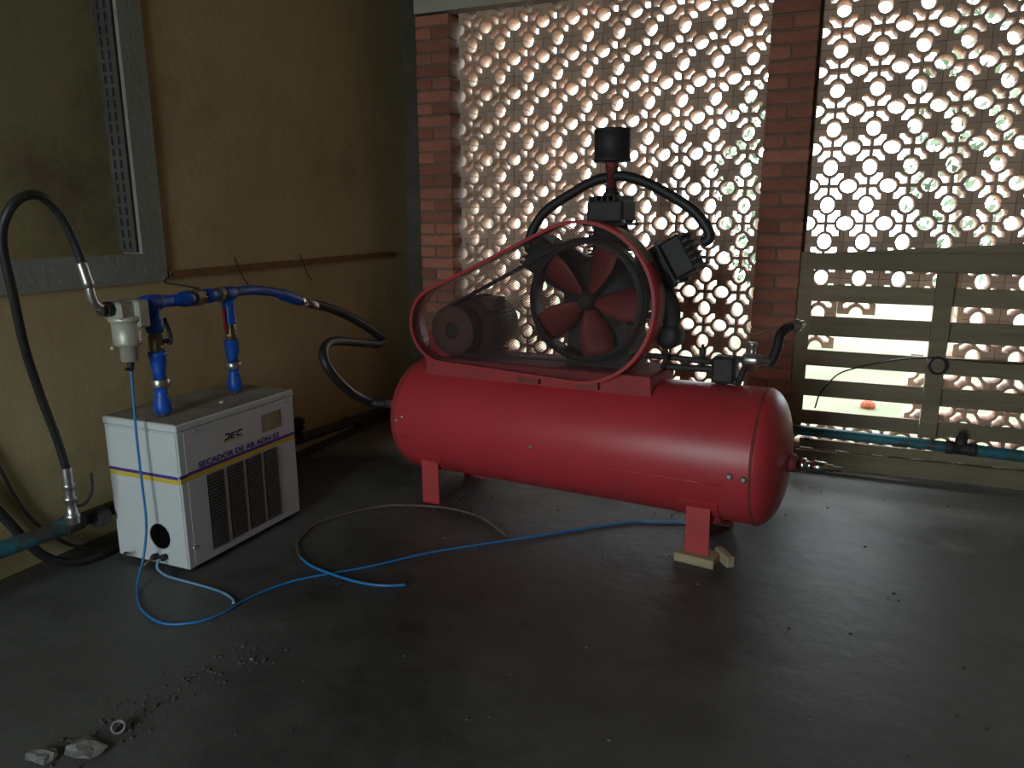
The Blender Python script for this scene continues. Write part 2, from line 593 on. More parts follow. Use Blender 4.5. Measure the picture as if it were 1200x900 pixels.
shrub(1.10, 8.6, 3.5, .55, 'leafy green shrub seen through the right-hand block screen', 1)
shrub(-.95, 10.5, 3.2, .6, 'green shrub beyond the screen between the two brick piers', 2)
ck = thing('clay_lump', 'orange clay lump on the lawn behind the wooden gate', 'rubble', (.38, 6.6, FL - .22))
b = MB()
b.lathe((.38, 6.6, FL - .22), (0, 0, 1), [(0, .055), (.025, .062), (.05, .05), (.065, .02)], 9, smooth=False)
b.build('lump', M['clay'], ck)

# ------------------------------------------------------------------ compressor (own frame: a along tank, b towards the screen, z up from floor)
TH = -.114
TILT = .014
comp = bpy.data.objects.new('air_compressor', None)
COL.objects.link(comp)
comp.location = (-.964, 3.007, 0)
comp.rotation_euler = (0, -TILT, TH)
tag(comp, 'red horizontal tank air compressor with mesh belt guard and dark piston pump', 'compressor')
comp['_off'] = (0.0, 0.0, 0.0)
CZ = .39                                     # tank axis above the floor


def z_(v):                                   # heights measured from the tank axis
    return CZ + v


R = .267
SL = .80
prof = []
for k in range(11):
    s_ = 1 - k / 10
    prof.append((-SL - .095 * math.sin(s_ * PI / 2), R * (max(0, 1 - math.sin(s_ * PI / 2) ** 2) ** .45)))
prof += [(SL + .095 * math.sin(k / 10 * PI / 2), R * (max(0, 1 - math.sin(k / 10 * PI / 2) ** 2) ** .45)) for k in range(11)]
tank = MB().lathe((0, 0, z_(0)), (1, 0, 0), prof, 72).build('tank', M['red'], comp)
for sx in (-1, 1):
    MB().lathe((sx * SL - .006, 0, z_(0)), (1, 0, 0), [(0, R - .004), (.001, R + .0022), (.011, R + .0022), (.012, R - .004)], 72).build('weld_seam', M['dull_red'], tank)
q0 = math.radians(11.5)
MB().tube([(-.77, -R * math.cos(q0), z_(-R * math.sin(q0))), (0, -R * math.cos(q0), z_(-R * math.sin(q0))), (.70, -R * math.cos(q0), z_(-R * math.sin(q0)))], .0042, 8).build('long_weld', M['red'], tank)
for a, qd in ((.73, 2.2), (.78, 3.2)):
    q = math.radians(qd)
    n = V(0, -math.cos(q), -math.sin(q))
    MB().lathe(V(a, 0, z_(0)) + n * (R - .003), n, [(0, .013), (.006, .013), (.008, .009), (.011, .008)], 14).build('plug', M['steel'], tank)
for a, qd in ((-.09, 3.0), (-.79, -4), (-.76, -8)):
    q = math.radians(qd)
    n = V(0, -math.cos(q), -math.sin(q))
    MB().lathe(V(a, 0, z_(0)) + n * (R - .003), n, [(0, .009), (.0045, .009), (.006, .005)], 10).build('paint_chip', M['steel'], tank)

# legs: channel profile with a saddle plate, the right pair stands on wood
for a, zb in ((-.650, .0095), (.606, .0285)):
    for sb in (-1, 1):
        b0 = sb * .205
        zb_ = zb if sb < 0 else (.0095 if a < 0 else -.0055)
        ztop = z_(-math.sqrt(R * R - .205 ** 2)) + .012
        l = MB()
        w = .046
        l.box(a - w, a + w, b0 - .004 * 1, b0 + .004, zb_, ztop)
        for s2 in (-1,):
            l.box(a + s2 * w - .003, a + s2 * w + .003, b0 + .004 if sb < 0 else b0 - .055, b0 + .055 if sb < 0 else b0 - .004, zb_, ztop + .0)
        leg = l.build('leg', M['leg_red'], comp)
        sd = MB()
        rings = []
        for k in range(7):
            q = math.radians(32 + 26 * k / 6)
            sd_y, sd_z = sb * math.cos(q), -math.sin(q)
            rings.append((sd_y, sd_z))
        for (y0, zA), (y1_, zB) in zip(rings[:-1], rings[1:]):
            for rr in (0,):
                p = [V(a - .075, y0 * (R - .001), z_(zA * (R - .001))), V(a + .075, y0 * (R - .001), z_(zA * (R - .001))), V(a + .075, y1_ * (R - .001), z_(zB * (R - .001))), V(a - .075, y1_ * (R - .001), z_(zB * (R - .001)))]
                mid = V(0, (y0 + y1_) / 2, (zA + zB) / 2).normalized()
                sd.prism(p, mid * .006)
        sd.build('saddle_plate', M['red'], leg)

# platform on top of the tank
RZ0, RZ1 = .215, .307
pf = MB()
pf.box(-.70, .385, -.145, -.139, z_(RZ0), z_(RZ1))
pf.box(-.70, .385, .139, .145, z_(RZ0), z_(RZ1))
pf.box(-.70, .385, -.145, .145, z_(RZ1 - .006), z_(RZ1))
pf.box(.379, .385, -.145, .145, z_(.245), z_(RZ1))
pf.box(-.70, -.694, -.145, .145, z_(.245), z_(RZ1))
platform = pf.build('platform', M['platform_red'], comp)

# belt guard
GC1, GR1 = V(.085, .582), .325
GC2, GR2 = V(-.570, .462), .1735


def stadium(c1, r1, c2, r2, n1=44, n2=24):
    d = c2 - c1
    ang = math.atan2(d.y, d.x)
    be = math.acos((r1 - r2) / d.length)
    out = []
    for k in range(n1 + 1):
        t = ang + be + (2 * PI - 2 * be) * k / n1
        out.append((c1.x + r1 * math.cos(t), c1.y + r1 * math.sin(t)))
    for k in range(n2 + 1):
        t = ang - be + 2 * be * k / n2
        out.append((c2.x + r2 * math.cos(t), c2.y + r2 * math.sin(t)))
    return out


GF, GB = -.19, -.078
o_out = stadium(GC1, GR1, GC2, GR2)
o_in = stadium(GC1, GR1 - .004, GC2, GR2 - .004)
o_lip = stadium(GC1, GR1 - .013, GC2, GR2 - .013)
gd = MB()
gd.band([(x, GF, z_(z)) for x, z in o_in], [(x, GF, z_(z)) for x, z in o_out], (0, GB - GF, 0))
gd.band([(x, GF - .004, z_(z)) for x, z in o_lip], [(x, GF - .004, z_(z)) for x, z in o_out], (0, .004, 0))
guard = gd.build('belt_guard', M['guard_red'], comp)
# expanded mesh: two families of thin strips clipped to the outline
poly = [V(x, z) for x, z in stadium(GC1, GR1 - .010, GC2, GR2 - .010)]
ms = MB()
for sg in (-1, 1):
    dr = V(math.cos(math.radians(32)), sg * math.sin(math.radians(32)))
    nr = V(-dr.y, dr.x)
    ds = [p.dot(nr) for p in poly]
    t = min(ds) + .004
    while t < max(ds):
        xs = []
        for i in range(len(poly)):
            a, b = poly[i], poly[(i + 1) % len(poly)]
            da, db = a.dot(nr) - t, b.dot(nr) - t
            if (da < 0) != (db < 0):
                xs.append((a + (b - a) * (da / (da - db))))
        if len(xs) == 2:
            m_ = (xs[0] + xs[1]) / 2
            hl = (xs[1] - xs[0]).length / 2
            ms.obox(V(m_.x, GF + .0035 + .001 * sg, z_(m_.y)), (V(dr.x, 0, dr.y), V(0, 1, 0), V(nr.x, 0, nr.y)), (hl, .0006, .0007))
        t += .0088
stuff(ms.build('wire_mesh', M['wire'], guard))
# guard feet and the maker-less plate stuck on the rim
MB().prism([(-.70, GB - .03, z_(.43)), (-.70, GB - .03, z_(.235)), (-.55, GB - .03, z_(.235)), (-.58, GB - .03, z_(.305))], (0, .006, 0)).build('guard_foot', M['red'], guard)
MB().box(-.20, -.10, GB - .09, GB - .02, z_(.235), z_(.262)).build('guard_foot', M['dull_red'], guard)
MB().box(.07, .17, GB - .09, GB - .02, z_(.235), z_(.262)).build('guard_foot', M['dull_red'], guard)
lp = MB()
for k in range(7):
    a0, a1 = math.radians(30 + 4 * k), math.radians(34 + 4 * k)
    p = []
    for an_, bb in ((a0, GF + .02), (a1, GF + .02), (a1, GB - .012), (a0, GB - .012)):
        p.append(V(GC1.x + (GR1 + .0005) * math.cos(an_), bb, z_(GC1.y + (GR1 + .0005) * math.sin(an_))))
    mid = (a0 + a1) / 2
    lp.prism(p, V(math.cos(mid), 0, math.sin(mid)) * .0015)
lp.build('worn_strip', M['plate'], guard)

# flywheel with five fan blades
FC = V(.105, 0, z_(.59))
fw = MB()
b0, b1 = -.160, -.092
fw.lathe(FC + V(0, b0, 0), (0, 1, 0), [(0, .224), (0, .247), (.010, .250), (.014, .243), (.020, .250), (.026, .250), (.032, .243), (.038, .250), (.046, .250), (.052, .243), (.058, .250), (.068, .247), (.068, .224), (0, .224)], 64, cap=False)
flywheel = fw.build('flywheel', M['black'], comp)
hb = MB().lathe(FC + V(0, -.165, 0), (0, 1, 0), [(0, .018), (.004, .028), (.02, .034), (.04, .042), (.10, .042)], 24)
hb.build('hub', M['cast'], flywheel)
for k in range(5):
    a = math.radians(68 + 72 * k)
    bl = MB()
    rings = []
    for i in range(8):
        t = i / 7
        rr = .035 + (.226 - .035) * t
        w0 = .020 + .047 * math.sin(min(1, t * 1.15) * PI * .62)
        tw = math.radians(38 - 16 * t)
        e_r = V(math.cos(a), 0, math.sin(a))
        e_t = V(-math.sin(a), 0, math.cos(a))
        ch = e_t * math.cos(tw) + V(0, 1, 0) * math.sin(tw)
        nn = -e_t * math.sin(tw) + V(0, 1, 0) * math.cos(tw)
        c = FC + V(0, -.126, 0) + e_r * rr
        row = []
        for u_, hh in ((-1, 0), (-.4, -.006), (.3, -.006), (1, 0)):
            row.append(c + ch * w0 * u_ + nn * hh)
        row2 = [p + nn * .006 for p in row[::-1]]
        rings.append([bl.bm.verts.new(p) for p in row + row2])
    bl.skin(rings)
    bl.build('fan_blade', M['blade_red'], flywheel)

# motor
MC = V(-.535, 0, z_(.436))
pl = MB().lathe(MC + V(0, -.162, 0), (0, 1, 0), [(0, .070), (0, .110), (.010, .114), (.016, .101), (.022, .114), (.028, .114), (.034, .101), (.040, .114), (.048, .114), (.055, .101), (.062, .114), (.070, .110), (.070, .03)], 40, cap=True)
pulley = pl.build('motor_pulley', M['motor'], comp)
MB().lathe(MC + V(0, -.166, 0), (0, 1, 0), [(0, .02), (.0, .034), (.01, .04), (.02, .04)], 20).build('hub', M['cast'], pulley)
mo = MB()
mo.lathe(MC + V(0, -.085, 0), (0, 1, 0), [(0, .03), (.004, .095), (.02, .115), (.045, .120), (.05, .124), (.24, .124), (.245, .120), (.27, .112), (.33, .112), (.345, .10), (.35, .04)], 40)
motor = mo.build('electric_motor', M['motor'], comp)
for k in range(40):
    q = 2 * PI * k / 40
    if -2.1 < ((q + PI) % (2 * PI)) - PI < -1.05:
        continue
    e = V(math.cos(q), 0, math.sin(q))
    MB().obox(MC + e * .130 + V(0, .060, 0), (e, V(0, 1, 0), e.cross(V(0, 1, 0))), (.010, .092, .0018)).build('cooling_fin', M['motor'], motor)
MB().box(MC.x + .04, MC.x + .13, -.01, .10, MC.z + .075, MC.z + .135, .006).build('terminal_box', M['motor'], motor)
MB().box(MC.x - .11, MC.x + .11, -.03, .15, z_(RZ1), z_(RZ1 + .018)).build('motor_foot', M['motor'], motor)

# belts
for bb in (-.147, -.130, -.111):
    pin = stadium(V(FC.x, .59), .243, V(MC.x, .436), .103, 40, 20)
    pout = stadium(V(FC.x, .59), .252, V(MC.x, .436), .112, 40, 20)
    MB().band([(x, bb, z_(z)) for x, z in pin], [(x, bb, z_(z)) for x, z in pout], (0, .011, 0)).build('drive_belt', M['rubber'], comp)

# pump: crankcase and three finned cylinders fanned out
PB = .06
PC = V(.125, PB, z_(.585))
pc = MB()
pc.lathe(V(.115, -.075, z_(.585)), (0, 1, 0), [(0, .03), (.002, .11), (.03, .145), (.05, .165), (.20, .165), (.22, .14), (.26, .10), (.262, .02)], 28)
pc.prism([(-.03, -.05, z_(RZ1)), (.26, -.05, z_(RZ1)), (.235, -.05, z_(.56)), (-.005, -.05, z_(.56))], (0, .22, 0))
pump = pc.build('pump_crankcase', M['cast'], comp)
MB().cyl((FC.x, -.10, FC.z), (FC.x, -.06, FC.z), .025, 16).build('crankshaft', M['steel'], pump)
for ang in (90, 30, 150):
    a = math.radians(ang)
    e = V(math.cos(a), 0, math.sin(a))
    s = V(-math.sin(a), 0, math.cos(a))
    cy = MB()
    pr = [(.11, .085), (.128, .085)]
    t = .135
    while t < .285:
        pr += [(t, .074), (t, .094), (t + .006, .094), (t + .006, .074)]
        t += .015
    pr += [(.295, .07), (.300, .07)]
    cy.lathe(PC, e, pr, 28)
    cyl = cy.build('cylinder', M['cast'], comp)
    hd = MB()
    hd.obox(PC + e * .304, (s, V(0, 1, 0), e), (.092, .085, .006), .002)
    hd.obox(PC + e * .355, (s, V(0, 1, 0), e), (.080, .074, .046), .01)
    for j in range(6):
        hd.obox(PC + e * .405 + s * (-.066 + .0264 * j), (s, V(0, 1, 0), e), (.004, .07, .012))
    head = hd.build('cylinder_head', M['black'], comp)
    for sj in (-1, 1):
        for bj in (-1, 1):
            MB().lathe(PC + e * .310 + s * sj * .083 + V(0, bj * .076, 0), e, [(0, .007), (.01, .007), (.012, .004)], 6, smooth=False).build('head_bolt', M['steel'], head)

# air intake
ic = V(.115, .06, 0)
pi_ = MB()
pi_.lathe((ic.x + .01, ic.y, z_(.985)), (0, 0, 1), [(0, .034), (.03, .034), (.035, .026), (.05, .026)], 20)
pi_.build('intake_flange', M['black'], comp)
MB().lathe((ic.x + .01, ic.y, z_(1.03)), (0, 0, 1), [(0, .021), (.07, .021), (.07, .026), (.10, .026), (.115, .026)], 20).build('intake_pipe', M['dull_red'], comp)
ft = MB()
ft.lathe((ic.x + .012, ic.y, z_(1.135)), (0, 0, 1), [(0, .03), (0.002, .072), (.006, .076), (.014, .076), (.016, .073), (.116, .073), (.118, .076), (.128, .076), (.130, .07), (.131, .01)], 36)
ft.build('intake_filter', M['black'], comp)
MB().tube([(.115, .06, z_(1.078)), (.05, .06, z_(1.066)), (-.03, .06, z_(1.031)), (-.168, .06, z_(.955)), (-.235, .06, z_(.88)), (-.265, .06, z_(.80)), (-.235, .06, z_(.775))], .021, 12).build('intake_hose', M['rubber'], comp)
MB().tube([(.135, .06, z_(1.080)), (.18, .06, z_(1.079)), (.27, .06, z_(1.052)), (.374, .06, z_(.998)), (.47, .06, z_(.935)), (.525, .06, z_(.87)), (.535, .06, z_(.83)), (.51, .06, z_(.815))], .021, 12).build('intake_hose', M['rubber'], comp)

# right side plumbing
ps = MB()
ps.lathe((.40, -.02, z_(.445)), (0, 1, 0), [(0, .015), (.003, .045), (.02, .052), (.09, .052), (.11, .04), (.112, .01)], 22)
ps.build('unloader', M['black'], comp)
MB().tube([(.27, .02, z_(.50)), (.33, .03, z_(.53)), (.38, .04, z_(.50)), (.40, .04, z_(.47))], .012, 8).build('pilot_tube', M['cast'], comp)
MB().tube([(.30, .04, z_(.66)), (.37, .03, z_(.62)), (.405, .02, z_(.55)), (.405, .02, z_(.47))], .036, 12).build('aftercooler_elbow', M['cast'], comp)
dp = MB()
dp.tube([(.25, .05, z_(.352)), (.40, .05, z_(.352)), (.57, .05, z_(.345))], .012, 10)
dp.build('discharge_pipe', M['cast'], comp)
MB().tube([(.38, .05, z_(.312)), (.50, .05, z_(.315)), (.60, .05, z_(.318))], .014, 10).build('discharge_pipe', M['cast'], comp)
MB().tube([(.39, .0, z_(.40)), (.39, .02, z_(.35)), (.37, .04, z_(.31))], .012, 8).build('pilot_tube', M['cast'], comp)
sw = MB()
sw.box(.575, .668, .010, .090, z_(.268), z_(.376), .012)
sw.lathe((.612, .05, z_(.255)), (0, 0, 1), [(0, .022), (.03, .022)], 16)
switch = sw.build('pressure_switch', M['cast'], comp)
MB().lathe((.53, .05, z_(.33)), (0, 0, 1), [(0, .010), (.04, .010), (.045, .014), (.07, .014), (.072, .006), (.085, .006)], 12).build('relief_valve', M['cast'], comp)
vb = MB()
vc = V(.722, .05, z_(.366))
vb.lathe(vc + V(-.055, 0, 0), (1, 0, 0), [(0, .013), (.02, .013), (.022, .022), (.036, .026), (.074, .026), (.088, .022), (.09, .016), (.125, .016)], 16)
vb.lathe(vc + V(0, 0, -.045), (0, 0, 1), [(0, .016), (.03, .016), (.03, .022), (.06, .022), (.062, .014), (.10, .014), (.102, .018), (.115, .018)], 14)
valve = vb.build('tank_valve', M['steel'], comp)
MB().cyl((.650, .05, z_(.345)), (.672, .05, z_(.362)), .013, 12).build('nipple', M['steel'], comp)
MB().cyl((.66, .05, z_(.22)), (.70, .05, z_(.345)), .012, 10).build('riser_pipe', M['cast'], comp)
MB().tube([(.722, .05, z_(.46)), (.75, .02, z_(.475)), (.80, .0, z_(.49))], .003, 6).build('valve_lever', M['brass'], valve)
MB().tube([(.75, .05, z_(.353)), (.772, .07, z_(.353)), (.798, .15, z_(.375)), (.815, .30, z_(.42)), (.80, .60, z_(.45)), (.79, .90, z_(.475))][:0] or
          [(.780, .05, z_(.352)), (.797, .06, z_(.372)), (.808, .08, z_(.415)), (.812, .10, z_(.458)), (.824, .13, z_(.482)), (.842, .18, z_(.488))], .019, 12).build('outlet_hose', M['rubber'], comp)
MB().lathe((.838, .17, z_(.486)), (.35, .92, .05), [(0, .021), (.03, .021), (.032, .026), (.05, .026), (.05, .015), (.09, .015)], 14).build('hose_ferrule', M['steel'], comp)
# right end drain fitting and left end outlet
df = MB()
df.lathe((.885, 0, z_(-.010)), (1, 0, 0), [(0, .036), (.025, .036), (.028, .030), (.035, .030)], 18)
df.build('tank_socket', M['dull_red'], comp)
dv = MB()
dv.lathe((.918, 0, z_(-.012)), (1, 0, 0), [(0, .017), (.012, .017), (.013, .026), (.035, .026), (.036, .017), (.055, .017), (.058, .021), (.105, .021), (.107, .014), (.13, .014), (.132, .010), (.16, .010)], 16)
drain = dv.build('drain_valve', M['chrome'], comp)
MB().tube([(.975, 0, z_(.01)), (.985, -.004, z_(.022)), (.998, -.008, z_(.019))], .004, 6).build('valve_lever', M['black'], drain)
ot = MB()
ot.lathe((-1.06, 0, z_(.012)), (1, 0, 0), [(0, .020), (.04, .020), (.042, .026), (.06, .026), (.062, .018), (.11, .018), (.112, .030), (.185, .030)], 16)
ot.build('outlet_fitting', M['steel'], comp)

# wooden packing under the right front leg, and one under the rear leg
def to_world(a, b, z):
    c, s = math.cos(TH), math.sin(TH)
    return V(-.964 + a * c - b * s, 3.007 + a * s + b * c, z)


for b_, lab in ((-.205, 'pale wooden block under the front right foot of the red tank'),):
    wk = thing('wood_block', lab, 'block', to_world(.606, b_, FL))
    bb = MB()
    cx = to_world(.606, b_ + (.015 if b_ < 0 else -.015), 0)
    ax = (V(math.cos(TH - .05), math.sin(TH - .05), 0), V(-math.sin(TH - .05), math.cos(TH - .05), 0), V(0, 0, 1))
    bb.obox(V(cx.x, cx.y, FL + .0175), ax, (.078, .05, .0175), .003)
    bb.build('offcut', M['wood_block'], wk)
    if b_ < 0:
        cx = to_world(.70, b_ + .05, 0)
        MB().obox(V(cx.x, cx.y, FL + .022), (V(.8, .6, 0), V(-.6, .8, 0), V(0, 0, 1)), (.016, .05, .022), .003).build('splinter', M['wood_block'], wk)

# ------------------------------------------------------------------ air dryer cabinet
X0, X1, Y0, Y1, ZB, ZT = -2.468, -2.104, 1.878, 2.516, -1.275, -.714
dry = thing('air_dryer', 'white metal air dryer cabinet with louvred front and blue yellow stripe', 'dryer', ((X0 + X1) / 2, (Y0 + Y1) / 2, FL))
MB().box(X0, X1, Y0 + .002, Y1, ZB, ZT - .032, .004).build('cabinet_body', M['white_box'], dry)
lid = MB()
lid.box(X0 - .003, X1 + .003, Y0 - .001, Y1 + .003, ZT - .030, ZT - .003, .004)
lidm = lid.build('lid', M['white_box'], dry)
MB().box(X0 + .004, X1 - .004, Y0 + .006, Y1 - .004, ZT - .004, ZT - .0005).build('lid_top', M['box_top'], lidm)
MB().box(X1 - .001, X1 + .0009, Y0 + .033, Y1 - .008, ZB + .012, ZT - .036).build('front_panel', M['white_box'], dry)
MB().box(X0 + .006, X1 - .006, Y0 - .001, Y0 + .003, ZB + .008, ZT - .036, .001).build('side_panel', M['white_box'], dry)
FX = X1 + .0009
SY = Y0 - .001
for z0, z1, mm, nm in ((-.918, -.906, 'print_blue', 'blue_stripe'), (-.936, -.918, 'print_yellow', 'yellow_stripe')):
    MB().box(FX, FX + .0007, Y0 + .034, Y1 - .01, z0 + .002, z1 + .002).build(nm, M[mm], dry)
    MB().box(X0 + .008, X1 - .008, SY - .0007, SY, z0 - .004, z1 - .004).build(nm, M[mm], dry)
    MB().box(X1 - .005, X1 + .0012, Y0 + .001, Y0 + .034, z0 - .001, z1 - .001).build(nm, M[mm], dry)
for ya, yb in ((2.000, 2.084), (2.103, 2.190), (2.206, 2.294), (2.310, 2.392)):
    MB().box(FX, FX + .0006, ya, yb, -1.243, -.9395).build('vent_opening', M['hole_shade'], dry)  # flat sheet on the panel, shade behind the louvres painted as black
    lv = MB()
    for k in range(24):
        z = -1.239 + k * .0127
        lv.prism([(FX, ya + .002, z + .009), (FX + .0055, ya + .002, z + .002), (FX + .0055, ya + .002, z), (FX, ya + .002, z + .007)], (0, yb - ya - .004, 0))
    stuff(lv.build('louvres', M['vent'], dry))
MB().box(FX, FX + .001, 2.311, 2.430, -.858, -.784).build('rating_plate', M['plate'], dry)
MB().box(FX + .001, FX + .0018, 2.345, 2.418, -.846, -.796).build('plate_print', M['panel'], dry)
hole = MB().lathe((-2.232, SY - .0012, -1.158), (0, 1, 0), [(0, .050), (.002, .050)], 32)
hole.build('cable_opening', M['hole_shade'], dry)  # flat disc on the side, the opening's inner shade put into its colour
hr = MB().lathe((-2.232, SY - .003, -1.158), (0, 1, 0), [(0, .051), (0, .054), (.004, .054), (.004, .051)], 32, cap=False)
hr.build('opening_rim', M['white_box'], dry)
for y, z in ((1.958, -.755), (1.910, -1.195), (2.455, -1.20), (2.45, -.757)):
    MB().lathe((FX - .001, y, z), (1, 0, 0), [(0, .006), (.004, .006), (.006, .003)], 10).build('screw', M['steel'], dry)
for x, y in ((X0 + .04, Y0 + .05), (X1 - .04, Y0 + .05), (X0 + .04, Y1 - .05), (X1 - .04, Y1 - .05)):
    MB().lathe((x, y, FL), (0, 0, 1), [(0, .02), (.026, .017)], 12).build('foot', M['black'], dry)
for x, z in ((-2.259, -1.241), (-2.214, -1.236)):
    MB().lathe((x, SY + .001, z), (0, -1, 0), [(0, .010), (.01, .010), (.012, .013), (.022, .013), (.024, .007), (.032, .007)], 12).build('port', M['black'], dry)
MB().lathe((-2.20, 2.205, ZT - .001), (0, 0, 1), [(0, .010), (.006, .010), (.010, .004)], 12).build('lid_knob', M['alu'], dry)
MB().tube([(-2.43, 1.874, -1.262), (-2.40, 1.845, -1.252), (-2.365, 1.82, -1.237)], .006, 8).build('drain_stub', M['black'], dry)


def text_mesh(body, size, shear=0.0, bold=0.0):
    cu = bpy.data.curves.new('lettering', 'FONT')
    cu.body = body
    cu.size = size
    cu.shear = shear
    cu.offset = bold
    cu.extrude = .0003
    cu.resolution_u = 3
    o = bpy.data.objects.new('lettering', cu)
    COL.objects.link(o)
    dg = bpy.context.evaluated_depsgraph_get()
    me = bpy.data.meshes.new_from_object(o.evaluated_get(dg))
    bpy.data.objects.remove(o)
    bpy.data.curves.remove(cu)
    xs = [v.co.x for v in me.vertices]
    ys = [v.co.y for v in me.vertices]
    return me, min(xs), max(xs), min(ys), max(ys)


def front_text(body, ya, yb, za, zb, m, nm):
    me, x0, x1, y0, y1 = text_mesh(body, .03, 0, .0010)
    off = V(tuple(dry['_off']))
    for v in me.vertices:
        yy = ya + (v.co.x - x0) / (x1 - x0) * (yb - ya)
        zz = za + (v.co.y - y0) / (y1 - y0) * (zb - za)
        v.co = V(FX + .0006 + v.co.z, yy, zz) - off
    me.materials.clear()
    me.materials.append(m)
    o = bpy.data.objects.new(nm, me)
    COL.objects.link(o)
    o.parent = dry


front_text('SECADOR DE AR ADH-52', 1.966, 2.411, -.9015, -.878, M['print_blue'], 'lettering')
# slanted logo: three strokes-built characters over a yellow bar
lg = MB()


def stroke(pts, w=.0026):
    P = [V(a + (b - 0) * .42, b) for a, b in pts]
    for p, q in zip(P[:-1], P[1:]):
        d = (q - p)
        n = V(-d.y, d.x).normalized() * w
        d = d.normalized() * w * .5
        quad = [p - d - n, q + d - n, q + d + n, p - d + n]
        lg.prism([(FX + .0004, 2.098 + v.x, -.834 + v.y) for v in quad], (.0005, 0, 0))


stroke([(.004, .023), (.020, .023), (.028, .018), (.027, .010), (.019, .003), (.006, .001)], .0034)
stroke([(.040, .002), (.040, .023)], .0034)
stroke([(.040, .022), (.058, .022)], .0022)
stroke([(.040, .012), (.055, .012)], .0022)
stroke([(.040, .002), (.058, .002)], .0022)
stroke([(.094, .021), (.080, .023), (.070, .017), (.070, .008), (.078, .002), (.093, .003)], .0030)
lg.build('logo', M['print_black'], dry)
MB().box(FX + .0003, FX + .0007, 2.096, 2.200, -.8425, -.8385).build('logo_bar', M['print_yellow'], dry)

# ------------------------------------------------------------------ blue manifold above the dryer
k_ = .98
A1 = V(-2.251, 1.965, 0)
A2 = V(-2.277, 2.364, 0)
mf = thing('pipe_manifold', 'blue painted pipe manifold with two risers standing on the dryer lid', 'pipework', (A1.x, A1.y, ZT))


def vert(p, prof, nm, m, parent, n=18):
    return MB().lathe((p.x, p.y, 0), (0, 0, 1), prof, n).build(nm, m, parent)


zt1, zt2 = -.285, -.293
vert(A1, [(ZT, .016), (ZT + .012, .016)], 'nipple', M['brass'], mf)
vert(A1, [(ZT + .010, .027), (ZT + .018, .032), (ZT + .045, .032), (ZT + .085, .023), (ZT + .11, .022)], 'reducer', M['blue'], mf)
r = vert(A1, [(ZT + .110, .031), (ZT + .114, .034), (ZT + .140, .034), (ZT + .144, .030)], 'clamp_ring', M['steel'], mf, 10)
vert(A1, [(ZT + .143, .022), (ZT + .17, .022), (ZT + .20, .029), (-.492, .029), (-.488, .032), (-.470, .032), (-.468, .024)], 'reducer', M['blue'], mf)
v1 = MB().lathe((A1.x, A1.y, 0), (0, 0, 1), [(-.470, .022), (-.455, .026), (-.415, .026), (-.405, .022), (-.398, .022)], 8, smooth=False).build('ball_valve', M['brass'], mf)
MB().tube([(A1.x + .026, A1.y + .034, -.448), (A1.x + .030, A1.y + .040, -.43), (A1.x + .028, A1.y + .038, -.395), (A1.x + .020, A1.y + .030, -.35)], .0075, 8).build('valve_lever', M['rubber'], v1)
MB().cyl((A1.x, A1.y, -.434), (A1.x + .028, A1.y + .036, -.434), .008, 10).build('valve_stem', M['black'], v1)
vert(A1, [(-.400, .028), (-.385, .032), (-.355, .032), (-.345, .024), (zt1 - .02, .024)], 'reducer', M['blue'], mf)
vert(A2, [(ZT, .016), (ZT + .012, .016)], 'nipple', M['brass'], mf)
vert(A2, [(ZT + .010, .026), (ZT + .018, .031), (ZT + .045, .031), (ZT + .085, .022), (ZT + .105, .021)], 'reducer', M['blue'], mf)
vert(A2, [(ZT + .105, .030), (ZT + .108, .033), (ZT + .132, .033), (ZT + .135, .029)], 'clamp_ring', M['steel'], mf, 10)
vert(A2, [(ZT + .135, .021), (ZT + .15, .021), (ZT + .18, .029), (-.494, .029), (-.489, .031), (-.485, .025)], 'reducer', M['blue'], mf)
v2 = MB().lathe((A2.x, A2.y, 0), (0, 0, 1), [(-.486, .019), (-.470, .024), (-.440, .024), (-.425, .019), (-.413, .019)], 8, smooth=False).build('ball_valve', M['brass'], mf)
MB().box(A2.x + .005, A2.x + .013, A2.y - .046, A2.y - .030, -.455, -.348, .003).build('valve_lever', M['lever_red'], v2)
MB().cyl((A2.x, A2.y, -.452), (A2.x + .008, A2.y - .046, -.452), .008, 10).build('valve_stem', M['brass'], v2)
vert(A2, [(-.418, .030), (-.413, .027), (-.36, .026), (zt2 - .02, .024)], 'reducer', M['blue'], mf)


def hz(t, z):
    d = (A2 - A1).normalized()
    return A1 + d * t + V(0, 0, z)


dirm = (A2 - A1).normalized()
MB().lathe(hz(-.055, -.292), dirm, [(0, .024), (.02, .024), (.02, .029), (.035, .030), (.08, .030), (.09, .029), (.09, .024), (.14, .022)], 18).build('tee', M['blue'], mf)
MB().lathe(hz(.085, -.294), dirm, [(0, .022), (.05, .023), (.06, .029), (.085, .031), (.10, .031), (.11, .024), (.125, .024)], 18).build('pipe_sleeve', M['blue'], mf)
MB().lathe(hz(.20, -.294), dirm, [(0, .022), (.008, .022), (.008, .034), (.045, .034), (.047, .027), (.06, .027)], 8, smooth=False).build('union_nut', M['brass'], mf)
MB().lathe(hz(.245, -.294), dirm, [(0, .026), (.03, .026), (.032, .029), (.062, .029), (.064, .024), (.11, .024)], 18).build('pipe_sleeve', M['blue'], mf)
MB().lathe(hz(.345, -.294), dirm, [(0, .033), (.018, .033)], 8, smooth=False).build('union_nut', M['brass'], mf)
MB().lathe(hz(.362, -.294), dirm, [(0, .024), (.02, .029), (.07, .029), (.075, .024)], 18).build('tee', M['blue'], mf)
e1 = hz(.43, -.292)
